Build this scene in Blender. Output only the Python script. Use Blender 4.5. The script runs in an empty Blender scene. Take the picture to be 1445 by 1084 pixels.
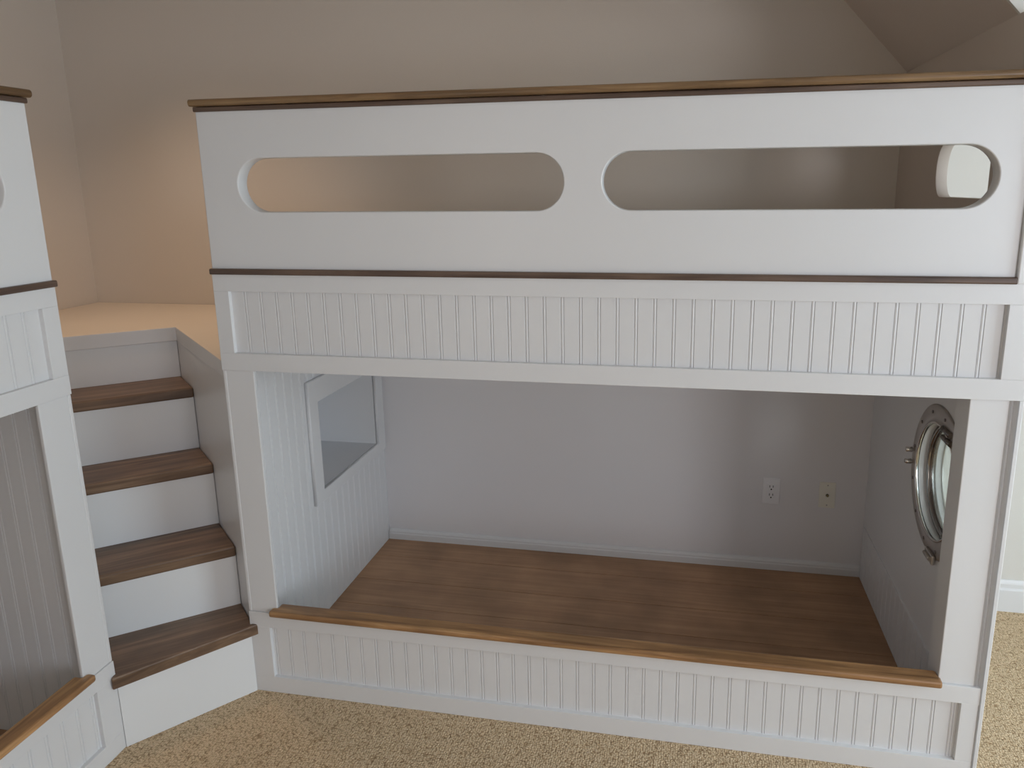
import bpy, bmesh, math
from mathutils import Vector, Matrix
COL = bpy.context.scene.collection
PI = math.pi

# ---------------------------------------------------------------- materials
def new_mat(name):
    m = bpy.data.materials.new(name); m.use_nodes = True
    nt = m.node_tree; b = nt.nodes['Principled BSDF']
    return m, nt, b
def srgb(r, g, b):
    f = lambda c: (c/255/12.92 if c/255 <= .04045 else ((c/255+.055)/1.055)**2.4)
    return (f(r), f(g), f(b), 1)
def N(nt, t, **k):
    n = nt.nodes.new(t)
    for a, v in k.items(): setattr(n, a, v)
    return n
def coords(nt, scale=(1, 1, 1), rot=(0, 0, 0)):
    tc = N(nt, 'ShaderNodeTexCoord'); mr = N(nt, 'ShaderNodeMapping'); mp = N(nt, 'ShaderNodeMapping')
    mp.inputs['Scale'].default_value = scale; mr.inputs['Rotation'].default_value = rot
    nt.links.new(tc.outputs['Object'], mr.inputs['Vector']); nt.links.new(mr.outputs['Vector'], mp.inputs['Vector'])
    return mp.outputs['Vector']
def paint(name, col, rough=.4, bump=.05, scale=60, spec=.5, var=.03):
    m, nt, b = new_mat(name)
    v = coords(nt)
    n = N(nt, 'ShaderNodeTexNoise'); n.inputs['Scale'].default_value = scale; n.inputs['Detail'].default_value = 4
    nt.links.new(v, n.inputs['Vector'])
    bp = N(nt, 'ShaderNodeBump'); bp.inputs['Strength'].default_value = bump; bp.inputs['Distance'].default_value = .002
    nt.links.new(n.outputs['Fac'], bp.inputs['Height']); nt.links.new(bp.outputs['Normal'], b.inputs['Normal'])
    n2 = N(nt, 'ShaderNodeTexNoise'); n2.inputs['Scale'].default_value = 2.2
    nt.links.new(v, n2.inputs['Vector'])
    mx = N(nt, 'ShaderNodeMixRGB'); mx.inputs[1].default_value = col
    mx.inputs[2].default_value = tuple(c*(1-2*var) for c in col[:3])+(1,)
    nt.links.new(n2.outputs['Fac'], mx.inputs[0]); nt.links.new(mx.outputs[0], b.inputs['Base Color'])
    b.inputs['Roughness'].default_value = rough; b.inputs['Specular IOR Level'].default_value = spec
    return m
def wood(name, dark, mid, light, rough=.4, rot=0.0, stretch=(1.2, 22, 22), spec=.5):
    m, nt, b = new_mat(name)
    v = coords(nt, stretch, (0, 0, rot))
    n = N(nt, 'ShaderNodeTexNoise'); n.inputs['Scale'].default_value = 2.0; n.inputs['Detail'].default_value = 8
    n.inputs['Roughness'].default_value = .62; n.inputs['Distortion'].default_value = .6
    nt.links.new(v, n.inputs['Vector'])
    r = N(nt, 'ShaderNodeValToRGB'); e = r.color_ramp.elements
    e[0].position = .3; e[0].color = dark; e[1].position = .75; e[1].color = light
    x = e.new(.52); x.color = mid
    nt.links.new(n.outputs['Fac'], r.inputs['Fac'])
    v2 = coords(nt, (3, 3, 3)); n2 = N(nt, 'ShaderNodeTexNoise'); n2.inputs['Scale'].default_value = 1.5; n2.inputs['Detail'].default_value = 3
    nt.links.new(v2, n2.inputs['Vector'])
    r2 = N(nt, 'ShaderNodeValToRGB'); r2.color_ramp.elements[0].position = .3; r2.color_ramp.elements[0].color = (.72, .72, .72, 1)
    r2.color_ramp.elements[1].position = .7; r2.color_ramp.elements[1].color = (1.12, 1.12, 1.12, 1)
    nt.links.new(n2.outputs['Fac'], r2.inputs['Fac'])
    mx = N(nt, 'ShaderNodeMixRGB', blend_type='MULTIPLY'); mx.inputs[0].default_value = 1
    nt.links.new(r.outputs[0], mx.inputs[1]); nt.links.new(r2.outputs[0], mx.inputs[2])
    nt.links.new(mx.outputs[0], b.inputs['Base Color'])
    bp = N(nt, 'ShaderNodeBump'); bp.inputs['Strength'].default_value = .12; bp.inputs['Distance'].default_value = .002
    nt.links.new(n.outputs['Fac'], bp.inputs['Height']); nt.links.new(bp.outputs['Normal'], b.inputs['Normal'])
    b.inputs['Roughness'].default_value = rough; b.inputs['Specular IOR Level'].default_value = spec
    return m
def metal(name, col, rough):
    m, nt, b = new_mat(name)
    v = coords(nt); n = N(nt, 'ShaderNodeTexNoise'); n.inputs['Scale'].default_value = 30
    nt.links.new(v, n.inputs['Vector'])
    mr = N(nt, 'ShaderNodeMapRange'); mr.inputs['To Min'].default_value = rough*.8; mr.inputs['To Max'].default_value = rough*1.25
    nt.links.new(n.outputs['Fac'], mr.inputs['Value']); nt.links.new(mr.outputs[0], b.inputs['Roughness'])
    b.inputs['Base Color'].default_value = col; b.inputs['Metallic'].default_value = 1
    return m

WHITE = paint('white_semi_gloss_paint', (.80, .80, .81, 1), .34, .04)
WHITE2 = paint('white_riser_paint', (.84, .85, .86, 1), .4, .04)
WALL = paint('greige_wall_paint', (.765, .70, .63, 1), .75, .22, 260, .25, .02)
WALLIN = paint('pale_wall_paint', (.83, .81, .82, 1), .7, .15, 260, .25, .02)
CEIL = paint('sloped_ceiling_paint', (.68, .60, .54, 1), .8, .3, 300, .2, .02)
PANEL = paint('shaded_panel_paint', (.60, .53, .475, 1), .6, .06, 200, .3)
BRIGHTW = paint('light_wall_paint', (.74, .72, .68, 1), .7, .1, 200, .3)
LAND = paint('cream_landing_paint', (.90, .80, .69, 1), .5, .05)
ALMOND = paint('almond_plastic', (.90, .87, .78, 1), .35, .0)
GREYPL = paint('grey_white_plastic', (.93, .92, .94, 1), .35, .0)
BLACK = paint('black_void', (.01, .01, .01, 1), .6, .0)
DARKCH = metal('dark_chrome', (.22, .20, .19, 1), .25)
CHROME = metal('polished_chrome', (.80, .79, .77, 1), .12)
BRUSHED = metal('brushed_nickel', (.52, .49, .46, 1), .38)
SMOKE = metal('smoked_chrome', (.42, .41, .40, 1), .14)
GOLD = metal('brass_contact', (.35, .28, .15, 1), .35)
WTREAD = wood('dark_stained_tread', srgb(92, 71, 56), srgb(122, 97, 77), srgb(158, 130, 104), .42, -.69)
WCAP = wood('dark_stained_cap', srgb(92, 69, 47), srgb(128, 100, 70), srgb(172, 140, 100), .28)
WCAP_Y = wood('dark_stained_cap_turned', srgb(92, 69, 47), srgb(128, 100, 70), srgb(172, 140, 100), .28, rot=PI/2)
WSILL = wood('walnut_stained_sill', srgb(124, 89, 58), srgb(168, 126, 85), srgb(214, 170, 118), .36)
WSILL_Y = wood('walnut_stained_sill_turned', srgb(124, 89, 58), srgb(168, 126, 85), srgb(214, 170, 118), .36, rot=PI/2)
WTRIM = wood('dark_thin_trim', srgb(76, 57, 47), srgb(100, 80, 68), srgb(126, 104, 88), .4)
WTRIM_Y = wood('dark_thin_trim_turned', srgb(76, 57, 47), srgb(100, 80, 68), srgb(126, 104, 88), .4, rot=PI/2)

def deck_mat(rot):
    m = wood('brown_plank_deck', srgb(168, 128, 97), srgb(182, 142, 108), srgb(196, 155, 120), .5, rot, (1.0, 30, 30))
    return m
WDECK = deck_mat(0.0); WDECK_Y = deck_mat(PI/2)

def carpet():
    m, nt, b = new_mat('beige_loop_carpet')
    v = coords(nt)
    nz = N(nt, 'ShaderNodeTexNoise'); nz.inputs['Scale'].default_value = 40; nt.links.new(v, nz.inputs['Vector'])
    ad = N(nt, 'ShaderNodeMixRGB', blend_type='ADD'); ad.inputs[0].default_value = .012
    nt.links.new(v, ad.inputs[1]); nt.links.new(nz.outputs['Color'], ad.inputs[2])
    vo = N(nt, 'ShaderNodeTexVoronoi'); vo.inputs['Scale'].default_value = 150; vo.inputs['Randomness'].default_value = .55
    nt.links.new(ad.outputs[0], vo.inputs['Vector'])
    r = N(nt, 'ShaderNodeValToRGB'); e = r.color_ramp.elements
    e[0].position = .1; e[0].color = srgb(240, 216, 184); e[1].position = .86; e[1].color = srgb(150, 122, 92)
    x = e.new(.5); x.color = srgb(226, 200, 164)
    nt.links.new(vo.outputs['Distance'], r.inputs['Fac'])
    n2 = N(nt, 'ShaderNodeTexNoise'); n2.inputs['Scale'].default_value = 220; n2.inputs['Detail'].default_value = 3; nt.links.new(v, n2.inputs['Vector'])
    r2 = N(nt, 'ShaderNodeValToRGB'); r2.color_ramp.elements[0].position = .35; r2.color_ramp.elements[0].color = (.8, .79, .78, 1)
    r2.color_ramp.elements[1].position = .65; r2.color_ramp.elements[1].color = (1.1, 1.1, 1.1, 1)
    nt.links.new(n2.outputs['Fac'], r2.inputs['Fac'])
    mx = N(nt, 'ShaderNodeMixRGB', blend_type='MULTIPLY'); mx.inputs[0].default_value = .8
    nt.links.new(r.outputs[0], mx.inputs[1]); nt.links.new(r2.outputs[0], mx.inputs[2]); nt.links.new(mx.outputs[0], b.inputs['Base Color'])
    bp = N(nt, 'ShaderNodeBump'); bp.inputs['Strength'].default_value = .9; bp.inputs['Distance'].default_value = .006; bp.invert = True
    nt.links.new(vo.outputs['Distance'], bp.inputs['Height']); nt.links.new(bp.outputs['Normal'], b.inputs['Normal'])
    b.inputs['Roughness'].default_value = .95; b.inputs['Specular IOR Level'].default_value = .1
    return m
CARPET = carpet()
def glass():
    m, nt, b = new_mat('clear_glass')
    b.inputs['Base Color'].default_value = (.93, .97, .95, 1); b.inputs['Roughness'].default_value = .02
    b.inputs['Transmission Weight'].default_value = 1; b.inputs['IOR'].default_value = 1.15
    out = nt.nodes['Material Output']
    tr = N(nt, 'ShaderNodeBsdfTransparent'); tr.inputs[0].default_value = (.93, .97, .95, 1)
    mx = N(nt, 'ShaderNodeMixShader'); mx.inputs[0].default_value = .25
    nt.links.new(tr.outputs[0], mx.inputs[1]); nt.links.new(b.outputs[0], mx.inputs[2]); nt.links.new(mx.outputs[0], out.inputs[0])
    return m
GLASS = glass()

# ---------------------------------------------------------------- mesh helpers
ROOTS = {}
def empty(name, loc, label=None, cat=None, group=None):
    o = bpy.data.objects.new(name, None); COL.objects.link(o); o.location = loc; o.empty_display_size = .05
    if label: o['label'] = label
    if cat: o['category'] = cat
    if group: o['group'] = group
    return o
def root_loc(p):
    while p is not None and p.parent is not None: p = p.parent
    return p.location.copy() if p is not None else Vector((0, 0, 0))
ID = lambda x, y, z: (x, y, z)
class MB:
    def __init__(s): s.bm = bmesh.new()
    def box(s, x0, x1, y0, y1, z0, z1, bev=.0015):
        t = bmesh.new()
        bmesh.ops.create_cube(t, size=1)
        for v in t.verts:
            v.co = ((x0+x1)/2+v.co.x*(x1-x0), (y0+y1)/2+v.co.y*(y1-y0), (z0+z1)/2+v.co.z*(z1-z0))
        if bev: bmesh.ops.bevel(t, geom=t.edges[:], offset=bev, segments=2, affect='EDGES', profile=.5)
        return s.merge(t)
    def merge(s, t):
        me = bpy.data.meshes.new('tmp'); t.to_mesh(me); t.free(); s.bm.from_mesh(me); bpy.data.meshes.remove(me); return s
    def prism(s, poly, fn0, fn1, bev=0):
        """poly: list of 2D; fn0/fn1 map (a,b)->xyz for the two caps"""
        t = bmesh.new()
        A = [t.verts.new(fn0(*p)) for p in poly]; B = [t.verts.new(fn1(*p)) for p in poly]
        n = len(poly)
        t.faces.new(A); t.faces.new(B[::-1])
        for i in range(n): t.faces.new((A[i], B[i], B[(i+1) % n], A[(i+1) % n]))
        bmesh.ops.recalc_face_normals(t, faces=t.faces[:])
        if bev: bmesh.ops.bevel(t, geom=t.edges[:], offset=bev, segments=2, affect='EDGES', profile=.5)
        return s.merge(t)
    def zprism(s, poly, z0, z1, bev=.0015):
        return s.prism(poly, lambda a, b: (a, b, z0), lambda a, b: (a, b, z1), bev)
    def xprism(s, poly, x0, x1, bev=0):      # poly in (y,z)
        return s.prism(poly, lambda a, b: (x0, a, b), lambda a, b: (x1, a, b), bev)
    def lathe(s, prof, c, axis='x', n=72, closed=True):
        """prof: list of (radius, along); axis x. closed ring profile"""
        t = bmesh.new(); rings = []
        for i in range(n):
            a = 2*PI*i/n; rings.append([t.verts.new((c[0]+d, c[1]+r*math.cos(a), c[2]+r*math.sin(a))) for r, d in prof])
        m = len(prof)
        for i in range(n):
            P, Q = rings[i], rings[(i+1) % n]
            for j in range(m if closed else m-1):
                k = (j+1) % m
                t.faces.new((P[j], P[k], Q[k], Q[j]))
        if not closed:
            pass
        bmesh.ops.remove_doubles(t, verts=t.verts[:], dist=1e-6)
        bmesh.ops.recalc_face_normals(t, faces=t.faces[:])
        for f in t.faces: f.smooth = True
        return s.merge(t)
    def cyl(s, p0, p1, r, n=20, r2=None):
        t = bmesh.new(); p0 = Vector(p0); p1 = Vector(p1); d = p1-p0
        bmesh.ops.create_cone(t, cap_ends=True, segments=n, radius1=r, radius2=r if r2 is None else r2, depth=d.length)
        M = Matrix.Translation((p0+p1)/2) @ d.to_track_quat('Z', 'Y').to_matrix().to_4x4()
        bmesh.ops.transform(t, matrix=M, verts=t.verts[:])
        for f in t.faces: f.smooth = len(f.verts) == 4
        return s.merge(t)
    def plate(s, outer, holes, th, place, bev=.0015):
        """flat board with holes from curves; place(a,b,d)->xyz, d in 0..th"""
        cu = bpy.data.curves.new('c', 'CURVE'); cu.dimensions = '2D'; cu.fill_mode = 'BOTH'
        cu.extrude = th/2-bev; cu.bevel_depth = bev; cu.bevel_resolution = 1; cu.offset = -bev
        for k, pl in enumerate([outer]+holes):
            sp = cu.splines.new('POLY'); sp.points.add(len(pl)-1)
            area = sum(pl[i][0]*pl[(i+1) % len(pl)][1]-pl[(i+1) % len(pl)][0]*pl[i][1] for i in range(len(pl)))
            if (area > 0) != (k == 0): pl = pl[::-1]
            for i, p in enumerate(pl): sp.points[i].co = (p[0], p[1], 0, 1)
            sp.use_cyclic_u = True
        o = bpy.data.objects.new('c', cu); COL.objects.link(o)
        bpy.context.view_layer.update()
        me = bpy.data.meshes.new_from_object(o.evaluated_get(bpy.context.evaluated_depsgraph_get()))
        bpy.data.objects.remove(o); bpy.data.curves.remove(cu)
        for v in me.vertices: v.co = place(v.co.x, v.co.y, v.co.z+th/2)
        s.bm.from_mesh(me); bpy.data.meshes.remove(me); return s
    def build(s, name, mat, parent=None, T=ID, smooth=False, **props):
        bm = s.bm; off = root_loc(parent)
        for v in bm.verts: v.co = Vector(T(*v.co))-off
        bmesh.ops.remove_doubles(bm, verts=bm.verts[:], dist=1e-5)
        bmesh.ops.recalc_face_normals(bm, faces=bm.faces[:])
        me = bpy.data.meshes.new(name); bm.to_mesh(me); bm.free()
        me.materials.append(mat)
        o = bpy.data.objects.new(name, me); COL.objects.link(o)
        if parent is not None: o.parent = parent
        for k, v in props.items(): o[k] = v
        return o
def struct(o): o['kind'] = 'structure'; return o

def bead_profile(a, b, phase, pitch=.0488):
    """surface profile (u, depth) of beadboard from a to b"""
    P = [(a, 0)]
    k = math.ceil((a-phase+.006)/pitch)
    while phase+k*pitch < b-.006:
        c = phase+k*pitch
        P += [(c-.0054, 0), (c-.0040, .0026), (c-.0026, .0004), (c, -.0003), (c+.0026, .0004), (c+.0040, .0026), (c+.0054, 0)]
        k += 1
    P.append((b, 0)); return P
def beadboard(mb, a, b, z0, z1, phase, place, th=.012):
    P = bead_profile(a, b, phase)
    t = bmesh.new(); n = len(P)
    F0 = [t.verts.new(place(u, d, z0)) for u, d in P]; F1 = [t.verts.new(place(u, d, z1)) for u, d in P]
    B0 = [t.verts.new(place(u, th, z0)) for u, d in P]; B1 = [t.verts.new(place(u, th, z1)) for u, d in P]
    for i in range(n-1):
        t.faces.new((F0[i], F0[i+1], F1[i+1], F1[i])); t.faces.new((B0[i], B1[i], B1[i+1], B0[i+1]))
        t.faces.new((F0[i], B0[i], B0[i+1], F0[i+1])); t.faces.new((F1[i], F1[i+1], B1[i+1], B1[i]))
    t.faces.new((F0[0], F1[0], B1[0], B0[0])); t.faces.new((F0[-1], B0[-1], B1[-1], F1[-1]))
    bmesh.ops.recalc_face_normals(t, faces=t.faces[:])
    mb.merge(t)
def rect(a, b, c, d): return [(a, c), (b, c), (b, d), (a, d)]
def stadium(x0, x1, z0, z1, n=24):
    r = (z1-z0)/2; cz = (z0+z1)/2; P = []
    for i in range(n+1): a = -PI/2+PI*i/n; P.append((x1-r+r*math.cos(a), cz+r*math.sin(a)))
    for i in range(n+1): a = PI/2+PI*i/n; P.append((x0+r+r*math.cos(a), cz+r*math.sin(a)))
    return P
def circle(cy, cz, r, n=72): return [(cy+r*math.cos(2*PI*i/n), cz+r*math.sin(2*PI*i/n)) for i in range(n)]

# ---------------------------------------------------------------- measured layout
D = 1.004                                   # back wall
X2, Y2 = -.239, -.290                       # front corner of the second bunk
XL = -1.325                                 # left wall
ZP = 1.0968                                 # landing height
ZC = 2.40                                   # flat ceiling
W = 2.15
SX, SZ = 2.073, 1.98                        # sloped ceiling passes here, slope 1.085
slope = lambda x: SZ-1.085*(x-SX)
CHEEK = .11

# ---------------------------------------------------------------- room
def quad_struct(name, mat, pts, th=Vector((0, 0, 0))):
    mb = MB(); t = bmesh.new()
    A = [t.verts.new(p) for p in pts]; t.faces.new(A)
    if th.length:
        B = [t.verts.new(Vector(p)+th) for p in pts]; t.faces.new(B[::-1])
        for i in range(len(A)): t.faces.new((A[i], A[(i+1) % len(A)], B[(i+1) % len(A)], B[i]))
    mb.merge(t); return struct(mb.build(name, mat))
XR, YF = 4.3, -4.4
struct(MB().box(XL-.1, XR+.1, YF-.1, D+.1, -.08, 0, 0).build('floor', CARPET))
struct(MB().box(XL-.1, XL, YF-.1, D+.1, 0, ZC+.08, 0).build('wall_left', WALL))
# back wall, cut under the slope on its right
mb = MB()
mb.prism([(XL, ZP-.08), (W, ZP-.08), (W, slope(W)), (slope and SX-(ZC-SZ)/1.085, ZC), (XL, ZC)],
         lambda a, b: (a, D, b), lambda a, b: (a, D+.1, b))
struct(mb.build('wall_back', WALL))
struct(MB().box(XL, W, D, D+.1, 0, ZP-.08, 0).build('wall_back_lower', WALLIN))
XP = 2.130
struct(MB().box(W, XR, .90, D+.1, 0, ZC, 0).build('wall_alcove', BRIGHTW))
x_top = SX-(ZC-SZ)/1.085
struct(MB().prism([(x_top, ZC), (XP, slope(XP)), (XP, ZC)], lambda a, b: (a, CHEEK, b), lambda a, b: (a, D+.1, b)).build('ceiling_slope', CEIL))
struct(MB().prism([(x_top, ZC), (XP+.01, slope(XP+.01)), (XP+.01, ZC)], lambda a, b: (a, CHEEK-.012, b), lambda a, b: (a, CHEEK-.001, b)).build('wall_cheek_lit', BRIGHTW))  # cheek face of the slope: separate thin sheet, coloured lighter to look lit
struct(MB().box(XP, XP+.01, CHEEK, .9, slope(XP)-.002, ZC, 0).build('wall_above_panel', BRIGHTW))
struct(MB().box(XL-.1, XR+.1, YF-.1, D+.1, ZC, ZC+.08, 0).build('ceiling', BRIGHTW))
struct(MB().box(XL-.1, XR+.1, YF-.1, YF, 0, ZC, 0).build('wall_front', BRIGHTW))
# right wall with window opening
WY0, WY1, WZ0, WZ1 = -1.6, -.2, .35, 2.0
mb = MB(); mb.plate(rect(YF, .90, 0, ZC), [rect(WY0, WY1, WZ0, WZ1)], .1, lambda a, b, d: (XR+d, a, b))
struct(mb.build('wall_right', BRIGHTW))
mb = MB(); mb.plate(rect(WY0, WY1, WZ0, WZ1), [rect(WY0+.05, WY1-.05, WZ0+.05, (WZ0+WZ1)/2-.02), rect(WY0+.05, WY1-.05, (WZ0+WZ1)/2+.02, WZ1-.05)], .06, lambda a, b, d: (XR+.02+d, a, b))
wn = struct(mb.build('window_1', WHITE))
MB().box(XR+.045, XR+.05, WY0+.05, WY1-.05, WZ0+.05, WZ1-.05, 0).build('glass_pane', GLASS, wn)

def base_profile(h, t):       # (out, z)
    return [(0, 0), (t, 0), (t, h*.70), (t*.92, h*.72), (t*.62, h*.76), (t*.62, h*.88), (t*.5, h*.93), (t*.25, h), (0, h)]
struct(MB().xprism([(.90-o, z) for o, z in base_profile(.125, .016)], W+.005, XR).build('baseboard_alcove', WHITE))
struct(MB().xprism([(D-.001-o, .0365+z) for o, z in [(0, 0), (.016, 0), (.016, .026), (.013, .030), (.013, .036), (.008, .044), (0, .047)]], .042, 2.06).build('baseboard_back', WHITE))
struct(MB().prism([(o, z) for o, z in base_profile(.12, .016)], lambda a, b: (XL+a, YF, b), lambda a, b: (XL+a, -2.47, b)).build('baseboard_left', WHITE))

# ---------------------------------------------------------------- bunk beds
def T2(x, y, z): return (X2-y, Y2-x, z)
def make_bunk(T, root, depth, niche=True, woods=None):
    WCAP, WTRIM, WSILL, WDECK = woods
    P = lambda mb, name, mat, par=root, **k: mb.build(name, mat, par, T, **k)
    # --- upper guard board with two stadium cut-outs
    mb = MB(); mb.plate(rect(0, 2.10, 1.366, 1.812), [stadium(.109 if niche else .092, 1.026, 1.5345, 1.6805), stadium(1.124, 2.04, 1.5345, 1.6805)], .045,
                        lambda a, b, d: (a, .004+d, b), .003)
    P(mb, 'guard_board', WHITE)
    # cap rail: two stacked stained layers with rounded nose
    def nose(y0, y1, z0, z1, r, n=6):
        pts = []
        for (cy, cz, a0) in ((y0+r, z0+r, PI), (y0+r, z1-r, PI/2)):
            seq = [a0+(PI/2)*i/n for i in range(n+1)]
            arc = [(cy+r*math.cos(a), cz+r*math.sin(a)) for a in seq]
            pts.append(arc)
        low, up = pts
        return [(y1, z0)]+low[::-1]+up[::-1]+[(y1, z1)]
    mb = MB(); mb.xprism(nose(-.012, .060, 1.8195, 1.8385, .0085), -.008, 2.099, 0)
    P(mb, 'cap_rail', WCAP)
    mb = MB(); mb.xprism(nose(-.004, .052, 1.8055, 1.8185, .004), .000, 2.099, 0)
    P(mb, 'cap_moulding', WTRIM)
    mb = MB(); mb.xprism(nose(-.009, .004, 1.3600, 1.3765, .004), .000, 2.099, 0)
    P(mb, 'trim_strip', WTRIM)
    # upper right corner post
    mb = MB(); mb.box(2.100, 2.150, -.006, .06, 1.3605, 1.8375, .003); P(mb, 'corner_post', WHITE)
    # --- upper face frame
    for nm, a in (('frame_rail', (0, W-.002, 0, .03, 1.311, 1.3605)), ('frame_rail', (0, W-.001, -.0005, .03, 1.0765, 1.1285)),
                  ('frame_stile', (0, .0468, 0, .03, 1.1285, 1.311)), ('frame_stile', (2.0923, W-.003, 0, .03, 1.1285, 1.311))):
        mb = MB(); mb.box(*a, bev=.001); P(mb, nm, WHITE)
    mb = MB(); beadboard(mb, .04, 2.10, 1.12, 1.32, .091, lambda u, d, z: (u, .013+d, z)); P(mb, 'beadboard_panel', WHITE)
    # deck of the upper bunk
    mb = MB(); mb.box(.0, 2.06, .031, depth-.002, 1.10, 1.13, 0); P(mb, 'upper_deck', WHITE)
    # --- lower posts
    mb = MB(); mb.box(.010, .099, .004, .014, .2845, 1.076, .002); P(mb, 'left_post', WHITE)
    mb = MB(); mb.box(-.001, .011, .0030, .05, .2845, 1.076, .003); P(mb, 'edge_strip', WHITE)
    mb = MB(); mb.box(2.033, 2.122, .007, .092, .2845, 1.0765, .002); pr = P(mb, 'right_post', WHITE)
    # fluted corner moulding
    prof = [(2.121, .09), (2.121, .010), (2.1235, .004), (2.1255, .010), (2.1275, .006), (2.1295, .0105), (2.1330, .0115), (2.1355, .006),
            (2.1375, -.0025), (2.1390, .004), (2.1405, -.002), (2.1480, -.002), (2.150, .0), (2.150, .09)]
    mb = MB(); mb.prism(prof, lambda a, b: (a, b, .0), lambda a, b: (a, b, 1.0765)); P(mb, 'corner_moulding', WHITE)
    # --- lower face frame
    for nm, a in (('frame_rail', (0, 2.138, -.0005, .03, .234, .2845)), ('frame_rail', (0, 2.136, 0, .03, 0, .056)),
                  ('frame_stile', (0, .068, 0, .03, .056, .234)), ('frame_stile', (2.0935, 2.136, 0, .03, .056, .234))):
        mb = MB(); mb.box(*a, bev=.001); P(mb, nm, WHITE)
    mb = MB(); beadboard(mb, .06, 2.10, .05, .24, .078, lambda u, d, z: (u, .013+d, z)); P(mb, 'beadboard_panel', WHITE)
    # sill with nosing
    mb = MB()
    mb.prism([(.083, -.022), (2.036, -.022), (2.036, .004), (2.032, .006), (2.032, .031), (.1, .031), (.1, .006), (.083, .004)],
             lambda a, b: (a, b, .2845), lambda a, b: (a, b, .3050), .006)
    P(mb, 'sill', WSILL)
    # sunken mattress deck of boards
    y = .031; k = 0
    ys = [.031, .102, .287, .473, .651, .841, depth-.001]
    for i in range(len(ys)-1):
        mb = MB(); mb.box(.039, 2.063, ys[i]+.0013, ys[i+1]-.0013, .012, .036, .0015); P(mb, 'deck_board', WDECK)
    # --- left end panel
    xi = .039
    place = lambda u, d, z: (xi-d, u, z)
    mb = MB(); ph = .104
    if niche:
        beadboard(mb, .0145, .41, .0, 1.10, ph, place)
        beadboard(mb, .41, .94, .0, .50, ph, place); beadboard(mb, .41, .94, .87, 1.10, ph, place)
        beadboard(mb, .94, depth-.001, .0, 1.10, ph, place)
    else:
        beadboard(mb, .0145, depth-.001, .0, 1.10, ph, place)
    P(mb, 'left_end_panel', WHITE)
    if niche:
        mb = MB(); mb.plate(rect(.375, .985, .474, .935), [rect(.436, .921, .517, .850)], .015, lambda a, b, d: (xi+.015-d, a, b), .003)
        P(mb, 'niche_casing', WHITE)
        a, b, c = (xi-.001, .434), (xi-.001, .921), (-.234, .916)
        mb = MB(); mb.zprism([a, b, c], .501, .517, 0); nf = P(mb, 'niche_shelf', WHITE)
        mb = MB(); mb.zprism([a, b, c], .852, .866, 0)
        mb.zprism([b, c, (c[0], c[1]+.014), (b[0], b[1]+.014)], .501, .866, 0)
        mb.zprism([a, c, (c[0]-.014, c[1]), (a[0]-.012, a[1]-.008)], .501, .866, 0)
        P(mb, 'niche_lining', WHITE)
    # --- right end panel with porthole opening; wainscot below
    PC, PZ = .262, .755
    x0, x1 = 2.063, 2.130
    mb = MB(); mb.plate(rect(.0925, depth-.001, .0, 1.10), [circle(PC, PZ, .171)] , x1-x0, lambda a, b, d: (x0+d, a, b), .001)
    P(mb, 'right_end_panel', WHITE)
    mb = MB(); beadboard(mb, .093, depth-.018, .037, .258, .12, lambda u, d, z: (x0-.0045+d, u, z), .0045); P(mb, 'wainscot_panel', WHITE)
    # upper end wall with rounded cut-out
    hole = [(.16, 1.553), (.50, 1.553)]
    for i in range(13):
        a = -PI/2+PI*i/12*1.0
        hole.append((.485+.095*math.cos(a), 1.630+.077*math.sin(a) if a > 0 else 1.630+.077*math.sin(a)))
    hole += [(.47, 1.707), (.16, 1.713)]
    hole = [(.165, 1.553)]+[(.520+.055*math.cos(-PI/2+PI*i/16), 1.629+.076*math.sin(-PI/2+PI*i/16)) for i in range(17)]+[(.165, 1.712)]
    mb = MB(); mb.plate([(.062, 1.10), (depth-.001, 1.10), (depth-.001, 1.972), (.0, 1.972), (.0, 1.842), (.062, 1.842)] if niche else rect(.05, depth-.001, 1.10, 1.9165), [hole], .032, lambda a, b, d: (2.075+d, a, b), .001)
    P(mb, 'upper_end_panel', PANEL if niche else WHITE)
    # --- porthole
    c = (x0, PC, PZ)
    mb = MB(); mb.lathe([(.169, .0), (.170, -.005), (.173, -.0075), (.218, -.0055), (.2225, -.003), (.2225, 0)], c); port = P(mb, 'porthole', BRUSHED)
    for i in range(12):
        a = 2*PI*(i+.35)/12; yy, zz = PC+.199*math.cos(a), PZ+.199*math.sin(a)
        mb = MB(); mb.cyl((x0-.0062, yy, zz), (x0-.0085, yy, zz), .0048, 12); P(mb, 'screw', DARKCH, port)
    mb = MB(); mb.lathe([(.1715, .0), (.1715, -.009), (.168, -.010), (.1655, -.009), (.1655, 0)], c, n=96); P(mb, 'inner_rim', CHROME, port)
    # swinging glass frame set deeper in the opening
    rx = .030
    mb = MB(); pr_ = [(.159+.0065*math.cos(2*PI*i/14), rx+.009*math.sin(2*PI*i/14)) for i in range(14)]; mb.lathe(pr_, c, n=96); P(mb, 'glass_frame', SMOKE, port)
    mb = MB(); mb.lathe([(.1708, rx-.006), (.1708, rx+.02), (.166, rx+.02), (.166, rx-.006)], c, n=96); P(mb, 'gasket', DARKCH, port)
    mb = MB(); mb.lathe([(.1535, rx-.003), (.1535, rx+.012), (.1505, rx+.012), (.1505, rx-.003)], c, n=96); P(mb, 'gasket', DARKCH, port)
    for a in (2.60, 3.55, 4.5):
        yy, zz = PC+.160*math.cos(a), PZ+.160*math.sin(a)
        mb = MB(); mb.cyl((x0+rx-.016, yy, zz), (x0+rx+.016, yy, zz), .0065, 14); P(mb, 'clamp_lug', DARKCH, port)
    mb = MB(); mb.lathe([(.0, rx+.003), (.153, rx+.003), (.153, rx+.009), (.0, rx+.009)], c, closed=False); P(mb, 'glass', GLASS, port)
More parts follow.
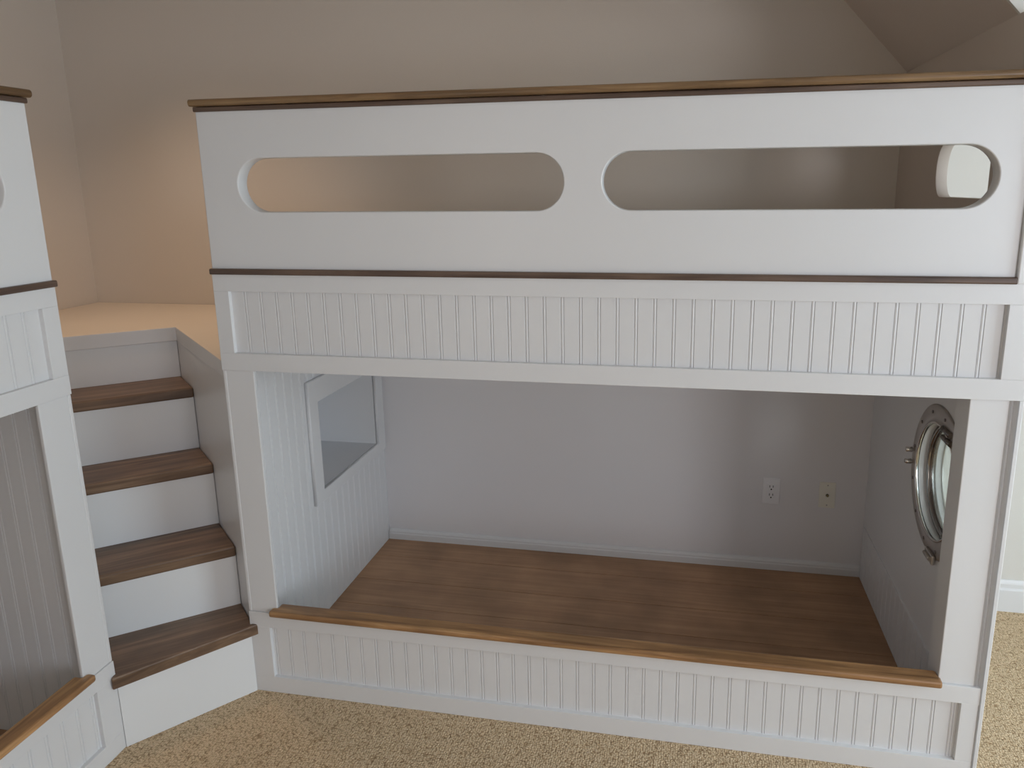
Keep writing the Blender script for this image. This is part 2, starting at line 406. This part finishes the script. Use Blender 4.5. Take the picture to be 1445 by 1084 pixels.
    for zz in (.776, .737):                       # paired dog bolts on the flange
        yy = .262+.204
        mb = MB(); mb.cyl((x0-.004, yy, zz), (x0-.022, yy, zz), .005, 16); mb.cyl((x0-.012, yy, zz), (x0-.030, yy, zz), .0085, 16, .0075)
        P(mb, 'dog_bolt', CHROME, port)
    for zz, l in ((.925, .0), (.902, .006)):      # hinge knuckles
        mb = MB(); mb.cyl((x0-.008, .165-l, zz), (x0-.008, .232-l, zz), .0085, 14); mb.box(x0-.006, x0+.02, .175-l, .222-l, zz-.006, zz+.006, .001); P(mb, 'hinge_knuckle', DARKCH, port)
    mb = MB(); mb.box(x0-.016, x0-.006, .19, .255, .528, .556, .003); mb.cyl((x0-.018, .200, .542), (x0-.018, .245, .542), .006, 12); P(mb, 'latch_lug', BRUSHED, port)
    mb = MB(); mb.lathe([(.168, .0672), (.168, .072), (.218, .0735), (.222, .070), (.222, .0672)], c); P(mb, 'outer_flange', BRUSHED, port)

b1 = empty('bunk_bed', (1.075, 0, 0), 'white built-in bunk bed facing the viewer, with dark wood cap rail, porthole and corner niche', 'bunk bed')
make_bunk(ID, b1, D, True, (WCAP, WTRIM, WSILL, WDECK))
b2 = empty('bunk_bed', (X2, Y2-1.075, 0), 'white built-in bunk bed cut off by the left edge, left of the stairs', 'bunk bed')
make_bunk(T2, b2, (X2-XL), False, (WCAP_Y, WTRIM_Y, WSILL_Y, WDECK_Y))

# ---------------------------------------------------------------- staircase in the corner
th, th2, r = .883, .7365, .010
u2 = Vector((-math.cos(th2), math.sin(th2))); q = Vector((math.sin(th), math.cos(th)))
def S(s, o=0): v = u2*s+q*(r-o); return (v.x, v.y)
ss = {2: .1355, 3: .3399, 4: .5339, 5: .7330}
zt = {1: .2415, 2: .4544, 3: .6782, 4: .9065}
tt = .0365; WD = .50
st = empty('staircase', (-.12, -.145, 0), 'narrow white corner staircase with four dark stained treads between the two bunks', 'stairs')
A = Vector((X2, Y2)); B = Vector((0, 0)); d = (B-A).normalized(); n = Vector((d.y, -d.x))
tp = lambda v: (v.x, v.y)
# first tread wraps in front of both bed corners
pol = [tp(A+n*.020-d*.014), tp(B+n*.020+d*.020), tp(B+n*.006+d*.022), tp(B+n*.004+d*.001), S(.02, .004), S(ss[2]+.012, .001), S(ss[2]+.012, WD), (-.44, Y2+.004), tp(A+Vector((-.004, .004))), tp(A+n*.004-d*.01)]
MB().zprism(pol, zt[1]-tt, zt[1], .004).build('tread', WTREAD, st)
for k in (2, 3, 4):
    pol = [S(ss[k]-.006, .001), S(ss[k+1]+.012, .001), S(ss[k+1]+.012, WD), S(ss[k]-.006, WD)]
    MB().zprism(pol, zt[k]-tt, zt[k], .006).build('tread', WTREAD, st)
mb = MB(); mb.zprism([tp(A+n*.004-d*.0), tp(B+n*.004+d*.0), tp(B-n*.016-d*.0), tp(A-n*.016)], 0, zt[1]-tt, .001); mb.build('riser', WHITE2, st)
for k in (2, 3, 4, 5):
    z1 = zt[k]-tt if k < 5 else ZP-.052
    MB().zprism([S(ss[k]+.003, .0015), S(ss[k]+.019, .0015), S(ss[k]+.019, WD), S(ss[k]+.003, WD)], zt[k-1], z1, .0008).build('riser', WHITE2, st)
MB().zprism([S(.0, .0), S(.722+.02, 0), S(.722+.02, -.018), S(.03, -.018)], 0, ZP-.052, 0).build('side_panel', WHITE, st)
MB().zprism([S(.06, WD), S(.742, WD), S(.742, WD+.018), S(.06, WD+.018)], 0, ZP-.022, 0).build('side_panel', WHITE, st)

# landing platform
ld = empty('landing_platform', (-.9, .5, ZP-.022), 'cream painted landing with white edge board at the top of the corner stairs', 'platform')
e = .070
slotR = S(.722, 0); slotL = S(.722, WD)
top = [(-.002, .022), S(.028, .001), S(.7325, .001), S(.7325, WD), S(.075, WD), (-.475, Y2+.003), (XL+.002, Y2+.003), (XL+.002, D-.002), (-.002, D-.002)]
MB().zprism(top, ZP-.021, ZP, 0).build('landing_top', LAND, ld)
# white fascia boards round the stair opening
MB().zprism([S(.7315, -.0), S(.7315, WD), S(.746, WD), S(.746, 0)], ZP-.052, ZP-.0005, .002).build('fascia_board', WHITE, ld)
MB().zprism([S(.028, .0015), S(.733, .0015), S(.733, -.014), S(.040, -.014)], ZP-.052, ZP-.0005, .002).build('fascia_board', WHITE, ld)

# ---------------------------------------------------------------- wall plates
ox, oz = 1.6995, .379
ou = empty('power_outlet', (ox, D, oz), 'greyish white double power outlet, left of the almond cable plate', 'outlet')
MB().box(ox-.0335, ox+.0335, D-.0055, D-.0002, oz-.0555, oz+.0555, .002).build('cover_plate', GREYPL, ou)
rc = MB().box(ox-.0165, ox+.0165, D-.0085, D-.0050, oz-.0335, oz+.0335, .0012).build('receptacle', GREYPL, ou)
for dz in (.0175, -.0175):
    for dx in (-.0065, .0065):
        MB().box(ox+dx-.0012, ox+dx+.0012, D-.0092, D-.0080, oz+dz-.0005, oz+dz+.0085, 0).build('slot', BLACK, rc)
    MB().cyl((ox, D-.0092, oz+dz-.0085), (ox, D-.0080, oz+dz-.0085), .0030, 14).build('slot', BLACK, rc)
for dz in (.046, -.046):
    MB().cyl((ox, D-.0068, oz+dz), (ox, D-.0050, oz+dz), .0024, 12).build('screw', GREYPL, ou)
cx, cz = 1.9160, .3765
co = empty('cable_plate', (cx, D, cz), 'almond cable wall plate with one round jack, right of the power outlet', 'wall plate')
MB().box(cx-.0310, cx+.0310, D-.0055, D-.0002, cz-.0540, cz+.0540, .002).build('cover_plate', ALMOND, co)
jk = MB().cyl((cx, D-.0055, cz), (cx, D-.0075, cz), .0065, 6).build('jack', DARKCH, co)
MB().cyl((cx, D-.0072, cz), (cx, D-.0140, cz), .0046, 18).build('jack_barrel', GOLD, jk)
for dz in (.042, -.042):
    MB().cyl((cx, D-.0070, cz+dz), (cx, D-.0050, cz+dz), .0028, 12).build('screw', BRUSHED, co)

# ---------------------------------------------------------------- light
def area(name, loc, rot, sx, sy, power, col):
    l = bpy.data.lights.new(name, 'AREA'); l.shape = 'RECTANGLE'; l.size = sx; l.size_y = sy; l.energy = power; l.color = col
    o = bpy.data.objects.new(name, l); COL.objects.link(o); o.location = loc; o.rotation_euler = rot; return o
def aim(o, tgt):
    o.rotation_euler = (Vector(tgt)-o.location).to_track_quat('-Z', 'Y').to_euler()
LE = {'A': (36, 43, 48), 'B': (48.5, 49, 52.5), 'C': (6, 7.5, 10.5), 'D': (10, 8.8, 8), 'E': (19, 13, 8.4)}
def put(k, name, loc, tgt, sx, sy):
    c = LE[k]; m = max(c)
    if m <= 0: return
    aim(area(name, loc, (0, 0, 0), sx, sy, m, tuple(x/m for x in c)), tgt)
put('A', 'window_daylight', (XR-.03, (WY0+WY1)/2, (WZ0+WZ1)/2), (1.9, -.5, .7), 1.3, 1.55)
put('B', 'window_daylight_rear', (XR-.1, -3.3, 1.35), (1.2, 0, .9), 1.3, 1.2)
put('C', 'room_daylight_right', (2.9, YF+.1, 1.3), (1.2, 0, .8), 1.6, 1.4)
put('D', 'room_fill_left', (-.2, YF+.1, 1.3), (.6, 0, .8), 1.6, 1.4)  # added fill light at the front wall, no window there
c = LE['E']; m = max(c)
if m > 0:
    l = bpy.data.lights.new('landing_fill_spot', 'SPOT'); l.spot_size = math.radians(108); l.spot_blend = 1.0; l.energy = m; l.color = tuple(x/m for x in c); l.shadow_soft_size = .06  # added warm spot, stands in for bounced sun on the landing; no fixture
    o = bpy.data.objects.new('landing_fill_spot', l); COL.objects.link(o); o.location = (-.55, .30, 2.38); aim(o, (-.62, .55, 1.1))
l = bpy.data.lights.new('warm_lamp', 'POINT'); l.energy = .9; l.color = (1, .74, .45); l.shadow_soft_size = .03
o = bpy.data.objects.new('warm_lamp', l); COL.objects.link(o); o.location = (.71, .05, 2.36)
w = bpy.data.worlds.new('world'); bpy.context.scene.world = w; w.use_nodes = True
sk = w.node_tree.nodes.new('ShaderNodeTexSky'); sk.sky_type = 'HOSEK_WILKIE'
w.node_tree.links.new(sk.outputs[0], w.node_tree.nodes['Background'].inputs[0]); w.node_tree.nodes['Background'].inputs[1].default_value = .5

# ---------------------------------------------------------------- camera
CP = Vector((1.34422, -1.85784, 1.59568)); pi, ya, ro, f = -.211405, .187060, -.011078, 1022.072
fw = Vector((-math.sin(ya)*math.cos(pi), math.cos(ya)*math.cos(pi), math.sin(pi)))
rt = Vector((math.cos(ya), math.sin(ya), 0)); up = rt.cross(fw)
r2 = rt*math.cos(ro)+up*math.sin(ro); v2 = -rt*math.sin(ro)+up*math.cos(ro)
cam = bpy.data.cameras.new('camera'); co_ = bpy.data.objects.new('camera', cam); COL.objects.link(co_)
co_.matrix_world = Matrix(((r2.x, v2.x, -fw.x, CP.x), (r2.y, v2.y, -fw.y, CP.y), (r2.z, v2.z, -fw.z, CP.z), (0, 0, 0, 1)))
cam.sensor_width = 36; cam.sensor_fit = 'HORIZONTAL'; cam.lens = f*36/1445
cam.shift_x = -56.728/1445; cam.shift_y = -59.404/1445; cam.clip_start = .02
sc = bpy.context.scene; sc.camera = co_
sc.view_settings.view_transform = 'Standard'; sc.view_settings.look = 'None'; sc.view_settings.exposure = 0
